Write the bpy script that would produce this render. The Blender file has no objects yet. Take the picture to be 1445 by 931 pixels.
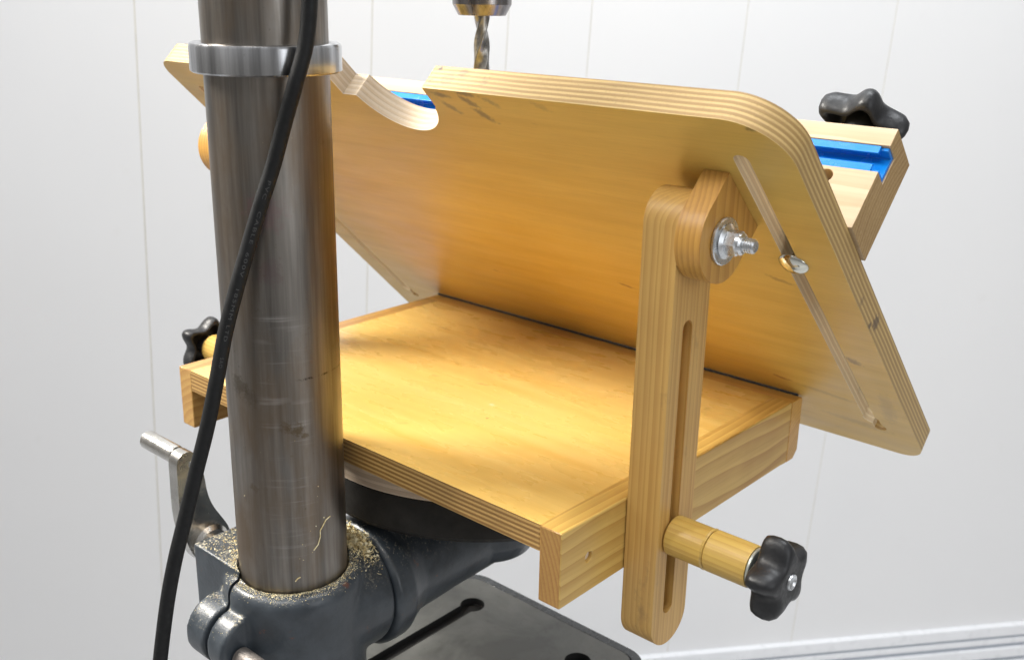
import bpy, bmesh, math, random
from mathutils import Vector, Matrix, noise
import numpy as np

S = 0.001                      # everything below is written in millimetres
SC = bpy.context.scene
COL = SC.collection
random.seed(7)
PI = math.pi
R = math.radians

# ------------------------------------------------------------------ camera
CAMP = Vector((727.516, -712.6053, 295.5573))
RT = Vector((0.7467, 0.6649, 0.0170)); UP = Vector((-0.2188, 0.2215, 0.9503)); FW = Vector((-0.6281, 0.7133, -0.3109))
FPX, PCX, PCY = 1473.27, 722.5, 465.5
cd = bpy.data.cameras.new('camera'); cam = bpy.data.objects.new('camera', cd); COL.objects.link(cam)
RTn = RT.normalized(); FWn = FW.normalized(); UPn = RTn.cross(FWn).normalized(); RTn = FWn.cross(UPn)
m = Matrix.Identity(4)
for i in range(3):
    m[i][0] = RTn[i]; m[i][1] = UPn[i]; m[i][2] = -FWn[i]; m[i][3] = CAMP[i] * S
cam.matrix_world = m
cd.sensor_width = 36; cd.lens = 36 * FPX / 1445; cd.clip_start = 0.02; cd.clip_end = 60
cd.dof.use_dof = True; cd.dof.focus_distance = 0.66; cd.dof.aperture_fstop = 13
SC.camera = cam

# ------------------------------------------------------------------ world, lamps, exposure
W = bpy.data.worlds.new('World'); SC.world = W; W.use_nodes = True
wn = W.node_tree
bg = wn.nodes['Background']; bg.inputs[1].default_value = 0.53
tc = wn.nodes.new('ShaderNodeTexCoord'); sp = wn.nodes.new('ShaderNodeSeparateXYZ'); cr = wn.nodes.new('ShaderNodeValToRGB')
mp = wn.nodes.new('ShaderNodeMapRange'); mp.inputs[1].default_value = -1; mp.inputs[2].default_value = 1
wn.links.new(tc.outputs['Generated'], sp.inputs[0]); wn.links.new(sp.outputs[2], mp.inputs[0])
wn.links.new(mp.outputs[0], cr.inputs[0]); wn.links.new(cr.outputs[0], bg.inputs[0])
el = cr.color_ramp.elements
el[0].position = 0.15; el[0].color = (0.34, 0.325, 0.305, 1)
el[1].position = 0.9; el[1].color = (1.0, 1.0, 1.02, 1)
e = el.new(0.5); e.color = (0.52, 0.505, 0.485, 1)

def area(name, loc, target, sx, sy, power, color=(1, 1, 1)):
    l = bpy.data.lights.new(name, 'AREA'); l.shape = 'RECTANGLE'; l.size = sx; l.size_y = sy; l.energy = power; l.color = color
    o = bpy.data.objects.new(name, l); COL.objects.link(o)
    o.location = Vector(loc) * S
    o.rotation_euler = (Vector(target) - Vector(loc)).to_track_quat('-Z', 'Y').to_euler()
    return o
ll = area('lamp_left', (-840, -860, 1090), (250, -205, 0), 0.55, 0.5, 7.8, (1.0, 0.955, 0.88))
ll.data.spread = R(62)
area('ceiling_lamp_front', (450, -1300, 1700), (220, -220, 0), 1.1, 0.45, 18, (1.0, 0.98, 0.95))
area('wall_fill_light', (350, 150, 1850), (150, 900, -300), 2.0, 0.6, 47, (0.93, 0.965, 1.0))  # added overhead fill that brightens the wall
area('window_right', (2300, -400, 500), (300, 0, 0), 0.8, 1.3, 8, (0.93, 0.96, 1.0))

SC.view_settings.view_transform = 'Standard'; SC.view_settings.look = 'None'
SC.view_settings.exposure = 0.0; SC.view_settings.gamma = 1; SC.view_settings.use_curve_mapping = False
SC.render.engine = 'CYCLES'
SC.cycles.use_denoising = True
SC.cycles.max_bounces = 8

# ------------------------------------------------------------------ material helpers
class NT:
    def __init__(self, name):
        self.m = bpy.data.materials.new(name); self.m.use_nodes = True
        self.t = self.m.node_tree; self.b = self.t.nodes['Principled BSDF']
        self.co = self.n('ShaderNodeTexCoord').outputs['Object']
    def n(self, k): return self.t.nodes.new(k)
    def l(self, a, b): self.t.links.new(a, b)
    def put(self, sock, v):
        if isinstance(v, (int, float)): sock.default_value = v
        elif isinstance(v, tuple): sock.default_value = v if len(v) == len(sock.default_value) else (*v, 1)
        else: self.l(v, sock)
    def math(self, op, a, b=0.0, c=0.0, clamp=False):
        x = self.n('ShaderNodeMath'); x.operation = op; x.use_clamp = clamp
        self.put(x.inputs[0], a); self.put(x.inputs[1], b); self.put(x.inputs[2], c); return x.outputs[0]
    def vscale(self, v, s):
        x = self.n('ShaderNodeVectorMath'); x.operation = 'MULTIPLY'; self.put(x.inputs[0], v); x.inputs[1].default_value = s; return x.outputs[0]
    def vadd(self, v, s):
        x = self.n('ShaderNodeVectorMath'); x.operation = 'ADD'; self.put(x.inputs[0], v); self.put(x.inputs[1], s); return x.outputs[0]
    def noise(self, v, scale, detail=3, rough=0.5, dist=0.0):
        x = self.n('ShaderNodeTexNoise'); self.put(x.inputs['Vector'], v); x.inputs['Scale'].default_value = scale
        x.inputs['Detail'].default_value = detail; x.inputs['Roughness'].default_value = rough; x.inputs['Distortion'].default_value = dist
        return x.outputs[0]
    def sep(self, v):
        x = self.n('ShaderNodeSeparateXYZ'); self.put(x.inputs[0], v); return x.outputs
    def rng(self, v, a, b, c=0.0, d=1.0):
        x = self.n('ShaderNodeMapRange'); self.put(x.inputs[0], v)
        for i, k in enumerate((a, b, c, d)): x.inputs[i + 1].default_value = k
        return x.outputs[0]
    def mix(self, f, a, b, mode='MIX'):
        x = self.n('ShaderNodeMix'); x.data_type = 'RGBA'; x.blend_type = mode
        self.put(x.inputs[0], f); self.put(x.inputs[6], a); self.put(x.inputs[7], b); return x.outputs[2]
    def ramp(self, f, stops):
        x = self.n('ShaderNodeValToRGB'); self.put(x.inputs[0], f); e = x.color_ramp.elements
        e[0].position, e[0].color = stops[0][0], (*stops[0][1], 1); e[1].position, e[1].color = stops[-1][0], (*stops[-1][1], 1)
        for p, c in stops[1:-1]:
            q = e.new(p); q.color = (*c, 1)
        return x.outputs[0]
    def bump(self, h, strength=0.2, dist=0.001):
        x = self.n('ShaderNodeBump'); x.inputs['Strength'].default_value = strength; x.inputs['Distance'].default_value = dist
        self.put(x.inputs['Height'], h); self.l(x.outputs[0], self.b.inputs['Normal'])
    def set(self, **k):
        for a, v in k.items(): self.put(self.b.inputs[a.replace('_', ' ')], v)
        return self.m

def plain(name, col, rough=0.5, metal=0.0, nscale=0, namp=0.15, bump=0.0, coat=0.0):
    t = NT(name)
    c = col
    if nscale:
        f = t.rng(t.noise(t.co, nscale, 5, 0.6), 0.3, 0.7)
        c = t.mix(f, tuple(x * (1 - namp) for x in col), tuple(min(1, x * (1 + namp)) for x in col))
        t.put(t.b.inputs['Roughness'], t.rng(t.noise(t.co, nscale * 2.3, 4), 0.3, 0.7, rough * 0.8, min(1, rough * 1.25)))
    else: t.b.inputs['Roughness'].default_value = rough
    t.put(t.b.inputs['Base Color'], c if not isinstance(c, tuple) else (*c, 1))
    t.b.inputs['Metallic'].default_value = metal; t.b.inputs['Coat Weight'].default_value = coat
    if bump: t.bump(t.noise(t.co, nscale * 4 if nscale else 800, 4), bump)
    return t.m

def ply_face(name, c1, c2, rough=0.3, smudge=0.5, coat=0.35, marks=()):
    """veneer face, grain along local X; marks = (x, y, rx, ry, angle, strength, colour) in mm, worn or scuffed spots"""
    t = NT(name)
    g = t.noise(t.vscale(t.co, (6, 90, 90)), 1.0, 5, 0.5, 0.1)
    big = t.noise(t.vscale(t.co, (5, 13, 13)), 1.0, 3, 0.5, 0.2)
    swirl = t.noise(t.vscale(t.co, (9, 30, 30)), 1.0, 2, 0.5, 0.8)
    col = t.mix(t.rng(g, 0.25, 0.75), c1, c2)
    col = t.mix(t.rng(big, 0.38, 0.66, 0, 0.5), col, tuple(x * k for x, k in zip(c2, (1.04, 1.08, 1.2))))
    col = t.mix(t.rng(swirl, 0.50, 0.64, 0, 0.05), col, tuple(x * 0.72 for x in c1))
    pores = t.noise(t.vscale(t.co, (60, 1400, 1400)), 1.0, 2, 0.5)
    col = t.mix(t.rng(pores, 0.58, 0.76, 0, 0.25), col, tuple(x * 0.6 for x in c1))
    fine_ = t.noise(t.vscale(t.co, (22, 650, 650)), 1.0, 5, 0.65)
    col = t.mix(t.rng(fine_, 0.42, 0.70, 0, 0.16), col, tuple(x * 0.68 for x in c1))
    fleck = t.noise(t.vscale(t.co, (34, 110, 110)), 1.0, 2, 0.4)
    col = t.mix(t.rng(fleck, 0.75, 0.80, 0, 0.6 * smudge), col, (0.16, 0.07, 0.02))
    xyz = t.sep(t.co)
    for (mx, my, rx, ry, an, st_, mc) in marks:
        dx = t.math('SUBTRACT', xyz[0], mx * S); dy = t.math('SUBTRACT', xyz[1], my * S)
        ca, sa = math.cos(an), math.sin(an)
        u = t.math('ADD', t.math('MULTIPLY', dx, ca / (rx * S)), t.math('MULTIPLY', dy, sa / (rx * S)))
        v = t.math('ADD', t.math('MULTIPLY', dx, -sa / (ry * S)), t.math('MULTIPLY', dy, ca / (ry * S)))
        d = t.math('SQRT', t.math('ADD', t.math('MULTIPLY', u, u), t.math('MULTIPLY', v, v)))
        d = t.math('ADD', d, t.rng(t.noise(t.co, 220, 6, 0.8), 0.3, 0.7, -0.6, 0.6))
        col = t.mix(t.rng(d, 1.15, 0.45, 0, st_), col, mc)
    r = t.rng(t.noise(t.vscale(t.co, (20, 60, 60)), 1.0, 4), 0.3, 0.7, rough * 0.85, rough * 1.25)
    t.bump(t.math('ADD', pores, t.math('MULTIPLY', g, 0.8)), 0.10, 0.0004)
    return t.set(Base_Color=col, Roughness=r, Coat_Weight=coat, Coat_Roughness=0.18)

def ply_edge(name, axis, t0, thick, n, light, dark, rough=0.5, dirt=0.3, spots=()):
    """sanded plywood edge: n veneers stacked on the given local axis"""
    t = NT(name); xyz = t.sep(t.co)
    wob = t.rng(t.noise(t.vscale(t.co, (12, 12, 12)), 1.0, 2), 0.2, 0.8, -0.35, 0.35)
    k = t.math('MULTIPLY', t.math('SUBTRACT', xyz[axis], t0 * S), n / (thick * S))
    k = t.math('ADD', k, wob)
    f = t.math('PINGPONG', k, 1.0)
    f = t.math('SMOOTH_MIN', f, 1.0, 0.1)
    band = t.rng(f, 0.36, 0.66)
    sc = [22, 22, 22]; sc[axis] = 900
    streak = t.noise(t.vscale(t.co, tuple(sc)), 1.0, 4, 0.6)
    col = t.mix(band, light, dark)
    col = t.mix(t.rng(streak, 0.35, 0.75, 0, 0.45), col, tuple(x * 0.72 for x in dark))
    glue = t.rng(t.math('ABSOLUTE', t.math('SUBTRACT', f, 0.5)), 0.10, 0.0, 0, 0.45)
    col = t.mix(glue, col, tuple(x * 0.45 for x in dark))
    fine = t.noise(t.co, 900, 3)
    col = t.mix(t.rng(fine, 0.55, 0.75, 0, 0.35), col, tuple(x * 0.6 for x in dark))
    spot = t.noise(t.vscale(t.co, (60, 60, 60)), 1.0, 4, 0.65)
    col = t.mix(t.rng(spot, 0.64, 0.76, 0, dirt), col, (0.07, 0.045, 0.025))
    for (a_, b_, c_, r_, k_) in spots:
        d_ = t.n('ShaderNodeVectorMath'); d_.operation = 'DISTANCE'; t.l(t.co, d_.inputs[0]); d_.inputs[1].default_value = (a_ * S, b_ * S, c_ * S)
        dd = t.math('ADD', t.math('DIVIDE', d_.outputs['Value'], r_ * S), t.rng(t.noise(t.co, 320, 4, 0.7), 0.3, 0.7, -0.4, 0.4))
        col = t.mix(t.rng(dd, 1.1, 0.6, 0, k_), col, (0.07, 0.045, 0.03))
    t.bump(t.math('ADD', t.math('MULTIPLY', band, 0.8), fine), 0.25, 0.0004)
    return t.set(Base_Color=col, Roughness=rough, Coat_Weight=0.12, Coat_Roughness=0.3)

def solid_wood(name, axis, centre, ring, early, late, rough=0.4, coat=0.25, wob=6.0, stretch=0.06, knots=0.0, dirt=0.0, soft=0.30):
    """annual rings round an axis through `centre` (mm); `ring` = ring width in mm"""
    t = NT(name)
    sc = [1.0, 1.0, 1.0]; sc[axis] = stretch
    p = t.vadd(t.co, tuple(-c * S for c in centre))
    p = t.vscale(p, tuple(sc))
    nz = t.n('ShaderNodeTexNoise'); t.l(t.vscale(t.co, tuple((14 if i != axis else 4) for i in range(3))), nz.inputs['Vector']); nz.inputs['Scale'].default_value = 1; nz.inputs['Detail'].default_value = 2
    q = t.n('ShaderNodeVectorMath'); q.operation = 'MULTIPLY_ADD'
    t.l(nz.outputs['Color'], q.inputs[0]); q.inputs[1].default_value = (wob * S,) * 3; t.l(p, q.inputs[2])
    zz = [1.0, 1.0, 1.0]; zz[axis] = 0.35
    ln = t.n('ShaderNodeVectorMath'); ln.operation = 'LENGTH'; t.l(t.vscale(q.outputs[0], tuple(zz)), ln.inputs[0])
    k = t.math('DIVIDE', ln.outputs['Value'], ring * S)
    k = t.math('ADD', k, t.rng(t.noise(t.math('MULTIPLY', k, 1.0), 0.7, 1), 0, 1, -0.6, 0.6))
    fr = t.math('FRACT', k)
    lw = t.math('MULTIPLY', t.rng(fr, 1 - soft - 0.35, 0.95), t.rng(fr, 1.0, 0.955))
    fs = [500, 500, 500]; fs[axis] = 14
    fib = t.noise(t.vscale(t.co, tuple(fs)), 1.0, 4, 0.6)
    big = t.noise(t.co, 16, 3)
    col = t.mix(t.math('MULTIPLY', lw, t.rng(big, 0.3, 0.7, 0.6, 1.0)), early, late)
    col = t.mix(t.rng(fib, 0.45, 0.8, 0, 0.3), col, tuple(x * 0.7 for x in late))
    col = t.mix(t.rng(big, 0.45, 0.75, 0, 0.22), col, tuple(x * 0.8 for x in late))
    if dirt:
        sp_ = t.noise(t.vscale(t.co, tuple((45 if i != axis else 26) for i in range(3))), 1.0, 5, 0.7)
        col = t.mix(t.rng(sp_, 0.62, 0.74, 0, dirt), col, (0.10, 0.07, 0.04))
    t.bump(t.math('ADD', fib, t.math('MULTIPLY', lw, 0.6)), 0.16, 0.0004)
    return t.set(Base_Color=col, Roughness=t.rng(fib, 0.3, 0.7, rough * 0.85, rough * 1.2), Coat_Weight=coat, Coat_Roughness=0.25)

# ------------------------------------------------------------------ mesh helpers (coordinates in mm)
class Mesh:
    """collects geometry for ONE mesh object"""
    def __init__(self): self.v = []; self.f = []; self.mi = []
    def add(self, vs, fs, mi=0):
        o = len(self.v); self.v += [tuple(p) for p in vs]; self.f += [tuple(i + o for i in f) for f in fs]; self.mi += [mi] * len(fs)
    def box(self, a, b, mi=0):
        x0, y0, z0 = a; x1, y1, z1 = b
        vs = [(x0, y0, z0), (x1, y0, z0), (x1, y1, z0), (x0, y1, z0), (x0, y0, z1), (x1, y0, z1), (x1, y1, z1), (x0, y1, z1)]
        self.add(vs, [(0, 3, 2, 1), (4, 5, 6, 7), (0, 1, 5, 4), (1, 2, 6, 5), (2, 3, 7, 6), (3, 0, 4, 7)], mi)
    def lathe(self, prof, c=(0, 0, 0), axis=2, n=48, mi=0, rf=None):
        """prof: (radius, height) list; closed where radius == 0; rf(theta, i) scales the radius"""
        vs = []; fs = []; rows = []
        for i, (r, h) in enumerate(prof):
            if r <= 1e-6:
                rows.append([len(vs)]); pts = [(0, 0, h)]
            else:
                rows.append(list(range(len(vs), len(vs) + n)))
                pts = []
                for k in range(n):
                    a = 2 * PI * k / n; rr = r * (rf(a, i) if rf else 1)
                    pts.append((rr * math.cos(a), rr * math.sin(a), h))
            for (x, y, z) in pts:
                if axis == 2: q = (x, y, z)
                elif axis == 0: q = (z, x, y)
                else: q = (y, z, x)
                vs.append((q[0] + c[0], q[1] + c[1], q[2] + c[2]))
        for a, b in zip(rows[:-1], rows[1:]):
            if len(a) == 1 and len(b) == 1: continue
            for k in range(n):
                k2 = (k + 1) % n
                if len(a) == 1: fs.append((a[0], b[k2], b[k]))
                elif len(b) == 1: fs.append((a[k], a[k2], b[0]))
                else: fs.append((a[k], a[k2], b[k2], b[k]))
        self.add(vs, fs, mi)
    def cyl(self, c, r, h0, h1, axis=2, n=48, mi=0, ch=0.0):
        p = [(0, h0), (r - ch, h0)] + ([(r, h0 + ch)] if ch else []) + ([(r, h1 - ch)] if ch else []) + [(r - ch, h1), (0, h1)]
        self.lathe(p, c, axis, n, mi)
    def tube(self, pts, radii, n=14, mi=0, cap=True):
        """round tube along a list of points"""
        P = [Vector(p) for p in pts]; rows = []; vs = []; fs = []
        t0 = (P[1] - P[0]).normalized(); u = t0.orthogonal().normalized()
        for i, p in enumerate(P):
            t = (P[min(i + 1, len(P) - 1)] - P[max(i - 1, 0)]).normalized()
            u = (u - t * u.dot(t)).normalized(); w = t.cross(u)
            r = radii[i] if isinstance(radii, (list, tuple)) else radii
            ra, rb = r if isinstance(r, tuple) else (r, r)
            rows.append([len(vs) + k for k in range(n)])
            for k in range(n):
                a = 2 * PI * k / n; vs.append(p + u * (ra * math.cos(a)) + w * (rb * math.sin(a)))
        for a, b in zip(rows[:-1], rows[1:]):
            for k in range(n): fs.append((a[k], a[(k + 1) % n], b[(k + 1) % n], b[k]))
        if cap: fs.append(tuple(reversed(rows[0]))); fs.append(tuple(rows[-1]))
        self.add(vs, fs, mi)
    def prism(self, outer, a, b, axis=2, holes=(), mi_cap=0, mi_side=0):
        """2-D outline (with holes) extruded from a to b along axis. 2-D (u,v): axis 2 -> (x,y), axis 0 -> (y,z), axis 1 -> (z,x)"""
        def mp(u, v, t):
            return (u, v, t) if axis == 2 else ((t, u, v) if axis == 0 else (v, t, u))
        bm = bmesh.new(); loops = []
        for lp in [outer] + list(holes):
            vv = [bm.verts.new((u, v, 0)) for u, v in lp]
            for i in range(len(vv)): bm.edges.new((vv[i], vv[(i + 1) % len(vv)]))
            loops.append(vv)
        bm.verts.ensure_lookup_table()
        bmesh.ops.triangle_fill(bm, use_beauty=True, edges=bm.edges[:])
        bm.verts.index_update()
        uv = [(v.co.x, v.co.y) for v in bm.verts]; N = len(uv)
        tris = []
        for f in bm.faces:
            ids = [v.index for v in f.verts]
            if f.normal.z < 0: ids.reverse()
            tris.append(tuple(ids))
        bm.free()
        vs = [mp(u, v, a) for u, v in uv] + [mp(u, v, b) for u, v in uv]
        self.add(vs, [tuple(reversed(t)) for t in tris] + [tuple(i + N for i in t) for t in tris], mi_cap)
        off = 0; o = len(self.v) - 2 * N
        for li, lp in enumerate([outer] + list(holes)):
            n = len(lp); area2 = sum(lp[i][0] * lp[(i + 1) % n][1] - lp[(i + 1) % n][0] * lp[i][1] for i in range(n))
            flip = (area2 < 0) ^ (li > 0)
            for i in range(n):
                p, q = off + i, off + (i + 1) % n
                f = (p, q, q + N, p + N)
                if flip: f = tuple(reversed(f))
                self.f.append(tuple(k + o for k in f)); self.mi.append(mi_side)
            off += n
    def transform(self, M):
        self.v = [tuple(M @ Vector(p)) for p in self.v]; return self
    def build(self, name, mats, parent=None, smooth=35, bevel=0.0, seg=2, weld=True, origin=None):
        me = bpy.data.meshes.new(name)
        me.from_pydata([(x * S, y * S, z * S) for x, y, z in self.v], [], self.f)
        if not isinstance(mats, (list, tuple)): mats = [mats]
        for q in mats: me.materials.append(q)
        for p, k in zip(me.polygons, self.mi): p.material_index = k
        if weld:
            bm = bmesh.new(); bm.from_mesh(me); bmesh.ops.remove_doubles(bm, verts=bm.verts[:], dist=1e-6)
            bmesh.ops.recalc_face_normals(bm, faces=bm.faces[:]); bm.to_mesh(me); bm.free()
        me.polygons.foreach_set('use_smooth', [True] * len(me.polygons))
        me.set_sharp_from_angle(angle=R(smooth)); me.update()
        o = bpy.data.objects.new(name, me); COL.objects.link(o)
        if parent: o.parent = parent; o.location = -offset(parent)
        if bevel:
            b = o.modifiers.new('bevel', 'BEVEL'); b.width = bevel * S; b.segments = seg; b.limit_method = 'ANGLE'; b.angle_limit = R(40); b.harden_normals = True
            b.loop_slide = True
        return o

def weight_bevel(o, width, skip, seg=3):
    """bevel every sharp edge except those for which skip(midpoint in mm) is true"""
    me = o.data; bm = bmesh.new(); bm.from_mesh(me)
    ly = bm.edges.layers.float.get('bevel_weight_edge') or bm.edges.layers.float.new('bevel_weight_edge')
    for e_ in bm.edges:
        mid = (e_.verts[0].co + e_.verts[1].co) / 2 / S
        e_[ly] = 1.0 if len(e_.link_faces) == 2 and e_.calc_face_angle(0) > R(40) and not skip(mid) else 0.0
    bm.to_mesh(me); bm.free()
    b = o.modifiers.new('bevel', 'BEVEL'); b.width = width * S; b.segments = seg; b.limit_method = 'WEIGHT'; b.harden_normals = True

def offset(p):
    v = Vector(p.location)
    while p.parent: p = p.parent; v = v + Vector(p.location)
    return v
def thing(name, label, cat, loc, group=None):
    o = bpy.data.objects.new(name, None); COL.objects.link(o); o.location = Vector(loc) * S; o.empty_display_size = 0.05
    o['label'] = label; o['category'] = cat
    if group: o['group'] = group
    return o
def lab(o, text): o['label'] = text; return o
def arc(cx, cy, r, a0, a1, n):
    return [(cx + r * math.cos(R(a0 + (a1 - a0) * i / n)), cy + r * math.sin(R(a0 + (a1 - a0) * i / n))) for i in range(n + 1)]
def rrect(x0, y0, x1, y1, r, n=8):
    r = r if isinstance(r, (list, tuple)) else (r,) * 4   # corners: x1y0, x1y1, x0y1, x0y0
    return (arc(x1 - r[0], y0 + r[0], r[0], -90, 0, n) + arc(x1 - r[1], y1 - r[1], r[1], 0, 90, n)
            + arc(x0 + r[2], y1 - r[2], r[2], 90, 180, n) + arc(x0 + r[3], y0 + r[3], r[3], 180, 270, n))
def stadium(cx, cy0, cy1, r, n=10):
    return arc(cx, cy1, r, 0, 180, n) + arc(cx, cy0, r, 180, 360, n)

# ------------------------------------------------------------------ materials
G1, G2 = (0.52, 0.255, 0.060), (0.66, 0.36, 0.105)
BLACK = (0.05, 0.035, 0.02)
M_base_face = ply_face('varnished_birch_face', (0.66, 0.40, 0.085), (0.79, 0.545, 0.175), 0.27, 0.0, 0.5,
    marks=[(165, -165, 4, 1.6, 0.3, 0.55, (0.45, 0.2, 0.06)), (239, -179, 2.4, 1.8, 0, 0.7, (0.92, 0.74, 0.55)), (205, -153, 6, 1.6, 0.2, 0.5, (0.45, 0.2, 0.05)),
           (82, -74, 14, 1.0, -0.12, 0.6, (0.25, 0.11, 0.03)), (254, -200, 1.1, 1.1, 0, 0.95, (0.12, 0.07, 0.03)), (217, -248, 5, 1.8, 0.8, 0.45, (0.5, 0.27, 0.06)), (299, -99, 2, 1, 0.2, 0.5, (0.4, 0.16, 0.05))])
M_top_face = ply_face('varnished_birch_underside', (0.60, 0.365, 0.072), (0.72, 0.475, 0.11), 0.36, 0.4, 0.08,
    marks=[(248.4, -333, 8, 2.4, 0.1, 0.75, (0.20, 0.12, 0.055)), (272, -337, 9, 3.0, 0.1, 0.75, (0.17, 0.105, 0.05)), (249, -321.5, 8.5, 3.2, 0.75, 0.6, (0.22, 0.14, 0.07)), (270, -329, 8, 3.4, 0.7, 0.75, (0.16, 0.10, 0.05)),
           (275, -317, 9, 3.6, 0.75, 0.75, (0.16, 0.10, 0.05)), (290, -331, 6, 3.0, 0.6, 0.5, (0.22, 0.14, 0.07)), (330, -332, 7, 3.0, 0.5, 0.3, (0.25, 0.15, 0.07)),
           (462, -88, 7, 4, 0.7, 0.6, (0.15, 0.08, 0.04)), (390, -27, 9, 2.2, 0.2, 0.75, (0.34, 0.13, 0.03)), (291, -122, 8, 1.7, 0.2, 0.75, (0.30, 0.12, 0.03)), (437, -181, 10, 2.5, 0.35, 0.5, (0.28, 0.13, 0.04)),
           (469, -333, 6, 2.0, 0.1, 0.6, (0.12, 0.07, 0.04)), (472, -20, 6, 26, 0.1, 0.25, (0.22, 0.13, 0.06)), (440, 20, 30, 5, 0.1, 0.25, (0.24, 0.14, 0.06)), (138, -91, 4, 1, 0.2, 0.5, (0.3, 0.12, 0.04)), (425, -20, 26, 3, 0.15, 0.3, (0.26, 0.14, 0.05))])
M_base_edge = ply_edge('base_plywood_edge', 2, -17.2, 17.2, 11, (0.56, 0.35, 0.115), (0.27, 0.14, 0.038), 0.45, 0.15)
M_top_edge = ply_edge('tilting_top_plywood_edge', 2, 0, 18.5, 11, (0.56, 0.385, 0.145), (0.34, 0.205, 0.064), 0.5, 0.45,
    spots=[(484.7, -134, 9, 5.5, .75), (484.7, -141, 3, 2.6, .8), (484.7, -166, 5, 3, .4), (241, -338.4, 16, 1.8, .9), (262, -338.4, 15, 4, .45), (252, -338.4, 9, 6, .3), (238, -338.4, 7, 2, .5)])
M_notch = ply_edge('raw_notch_plywood_edge', 2, 0, 18.5, 9, (0.62, 0.51, 0.375), (0.53, 0.41, 0.28), 0.75, 0.1)
M_slotwood = ply_edge('raw_slot_plywood', 2, 0, 18.5, 9, (0.80, 0.67, 0.45), (0.67, 0.52, 0.32), 0.75, 0.2)
M_disc = ply_edge('pale_plywood_disc_edge', 2, -38, 20, 7, (0.66, 0.53, 0.40), (0.52, 0.40, 0.29), 0.7, 0.25)
M_arm = solid_wood('pine_arm', 2, (520, -330, 0), 3.1, (0.61, 0.375, 0.112), (0.47, 0.25, 0.064), 0.42, 0.08, 5, 0.05, dirt=0.32)
M_rail = solid_wood('pine_rail', 1, (296, -140, -66), 4.8, (0.66, 0.44, 0.125), (0.44, 0.23, 0.045), 0.38, 0.12, 16, 0.12, dirt=0.1, soft=0.45)
M_rail_end = solid_wood('pine_rail_end_grain', 1, (312, -140, -44), 3.0, (0.39, 0.215, 0.058), (0.28, 0.135, 0.032), 0.45, 0.2, 8, 0.3)
M_rail_l = solid_wood('pine_rail_left', 1, (60, -140, -80), 6.0, (0.50, 0.30, 0.09), (0.38, 0.19, 0.05), 0.36, 0.3, 14, 0.09, soft=0.4)
M_hrail = solid_wood('pine_hinge_rail', 0, (200, 30, -70), 3.2, (0.66, 0.385, 0.10), (0.52, 0.27, 0.06), 0.36, 0.3, 8, 0.08)
M_block = solid_wood('pine_block', 2, (330, -250, 160), 3.3, (0.56, 0.305, 0.065), (0.41, 0.19, 0.036), 0.40, 0.1, 7, 0.2, dirt=0.3)
M_dowel = solid_wood('turned_hardwood', 0, (0, -240, -70), 3.2, (0.60, 0.40, 0.10), (0.48, 0.285, 0.062), 0.42, 0.1, 6, 0.08, dirt=0.12)
M_fence = solid_wood('pale_fence_board', 0, (240, -240, 330), 17, (0.50, 0.385, 0.25), (0.40, 0.285, 0.16), 0.5, 0.05, 30, 0.10, soft=0.35)
M_fence_end = solid_wood('fence_end_grain', 0, (240, -80, 60), 3.4, (0.40, 0.26, 0.105), (0.27, 0.155, 0.055), 0.6, 0.05, 7, 0.10)
M_blackp = plain('black_plastic', (0.011, 0.0115, 0.013), 0.42, 0, 140, 0.35, 0.16)
M_zinc = plain('zinc_plated_steel', (0.62, 0.64, 0.66), 0.28, 1.0, 120, 0.12, 0.05)
M_dome = plain('carriage_bolt_steel', (0.62, 0.62, 0.56), 0.16, 1.0, 60, 0.1)
M_washer = plain('pale_washer', (0.52, 0.55, 0.50), 0.35, 0.7, 80, 0.1)
M_hinge = plain('hinge_steel', (0.07, 0.07, 0.07), 0.55, 0.5, 200, 0.3)
M_blue = plain('blue_anodised_aluminium', (0.003, 0.185, 0.62), 0.24, 0.0, 40, 0.03)
M_iron = plain('black_cast_iron', (0.020, 0.0185, 0.0165), 0.5, 0.0, 90, 0.25, 0.15)
M_rubber = plain('black_rubber_cord', (0.007, 0.0075, 0.008), 0.55, 0, 150, 0.3, 0.04)
M_iron.node_tree.nodes['Principled BSDF'].inputs['Specular IOR Level'].default_value = 0.22
M_rubber.node_tree.nodes['Principled BSDF'].inputs['Specular IOR Level'].default_value = 0.3
M_print = plain('grey_cord_print', (0.05, 0.05, 0.05), 0.6)
M_dark = plain('slot_shadow_iron', (0.012, 0.012, 0.012), 0.8)  # flat black that paints shade inside the foot slots

CXc_M, CYc_M = 0.198, -0.3345
def on_column(px, py, r=36.65):
    d = (RTn * ((px - PCX) / FPX) - UPn * ((py - PCY) / FPX) + FWn).normalized()
    ox, oy = CAMP.x - 198.0, CAMP.y + 334.5; A = d.x ** 2 + d.y ** 2; B = 2 * (ox * d.x + oy * d.y); C_ = ox * ox + oy * oy - r * r
    k = (-B - math.sqrt(max(0, B * B - 4 * A * C_))) / (2 * A); return CAMP + d * k
STAINS_REFLECTIONS = [(*on_column(404, 603), 4.0, 0.6, (0.13, 0.085, 0.04)), (*on_column(420, 606), 4.5, 0.65, (0.12, 0.08, 0.035)), (*on_column(430, 614), 2.6, 0.6, (0.12, 0.08, 0.035)),
          (*on_column(338, 545), 7.0, 0.5, (0.09, 0.07, 0.045)), (*on_column(380, 385), 9, 0.25, (0.20, 0.11, 0.13)), (*on_column(372, 300), 12, 0.28, (0.34, 0.17, 0.20)), (*on_column(350, 560), 6, 0.3, (0.10, 0.08, 0.05))]  # brown entries are stains; the two pinkish ones are reflections painted into the steel
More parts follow.
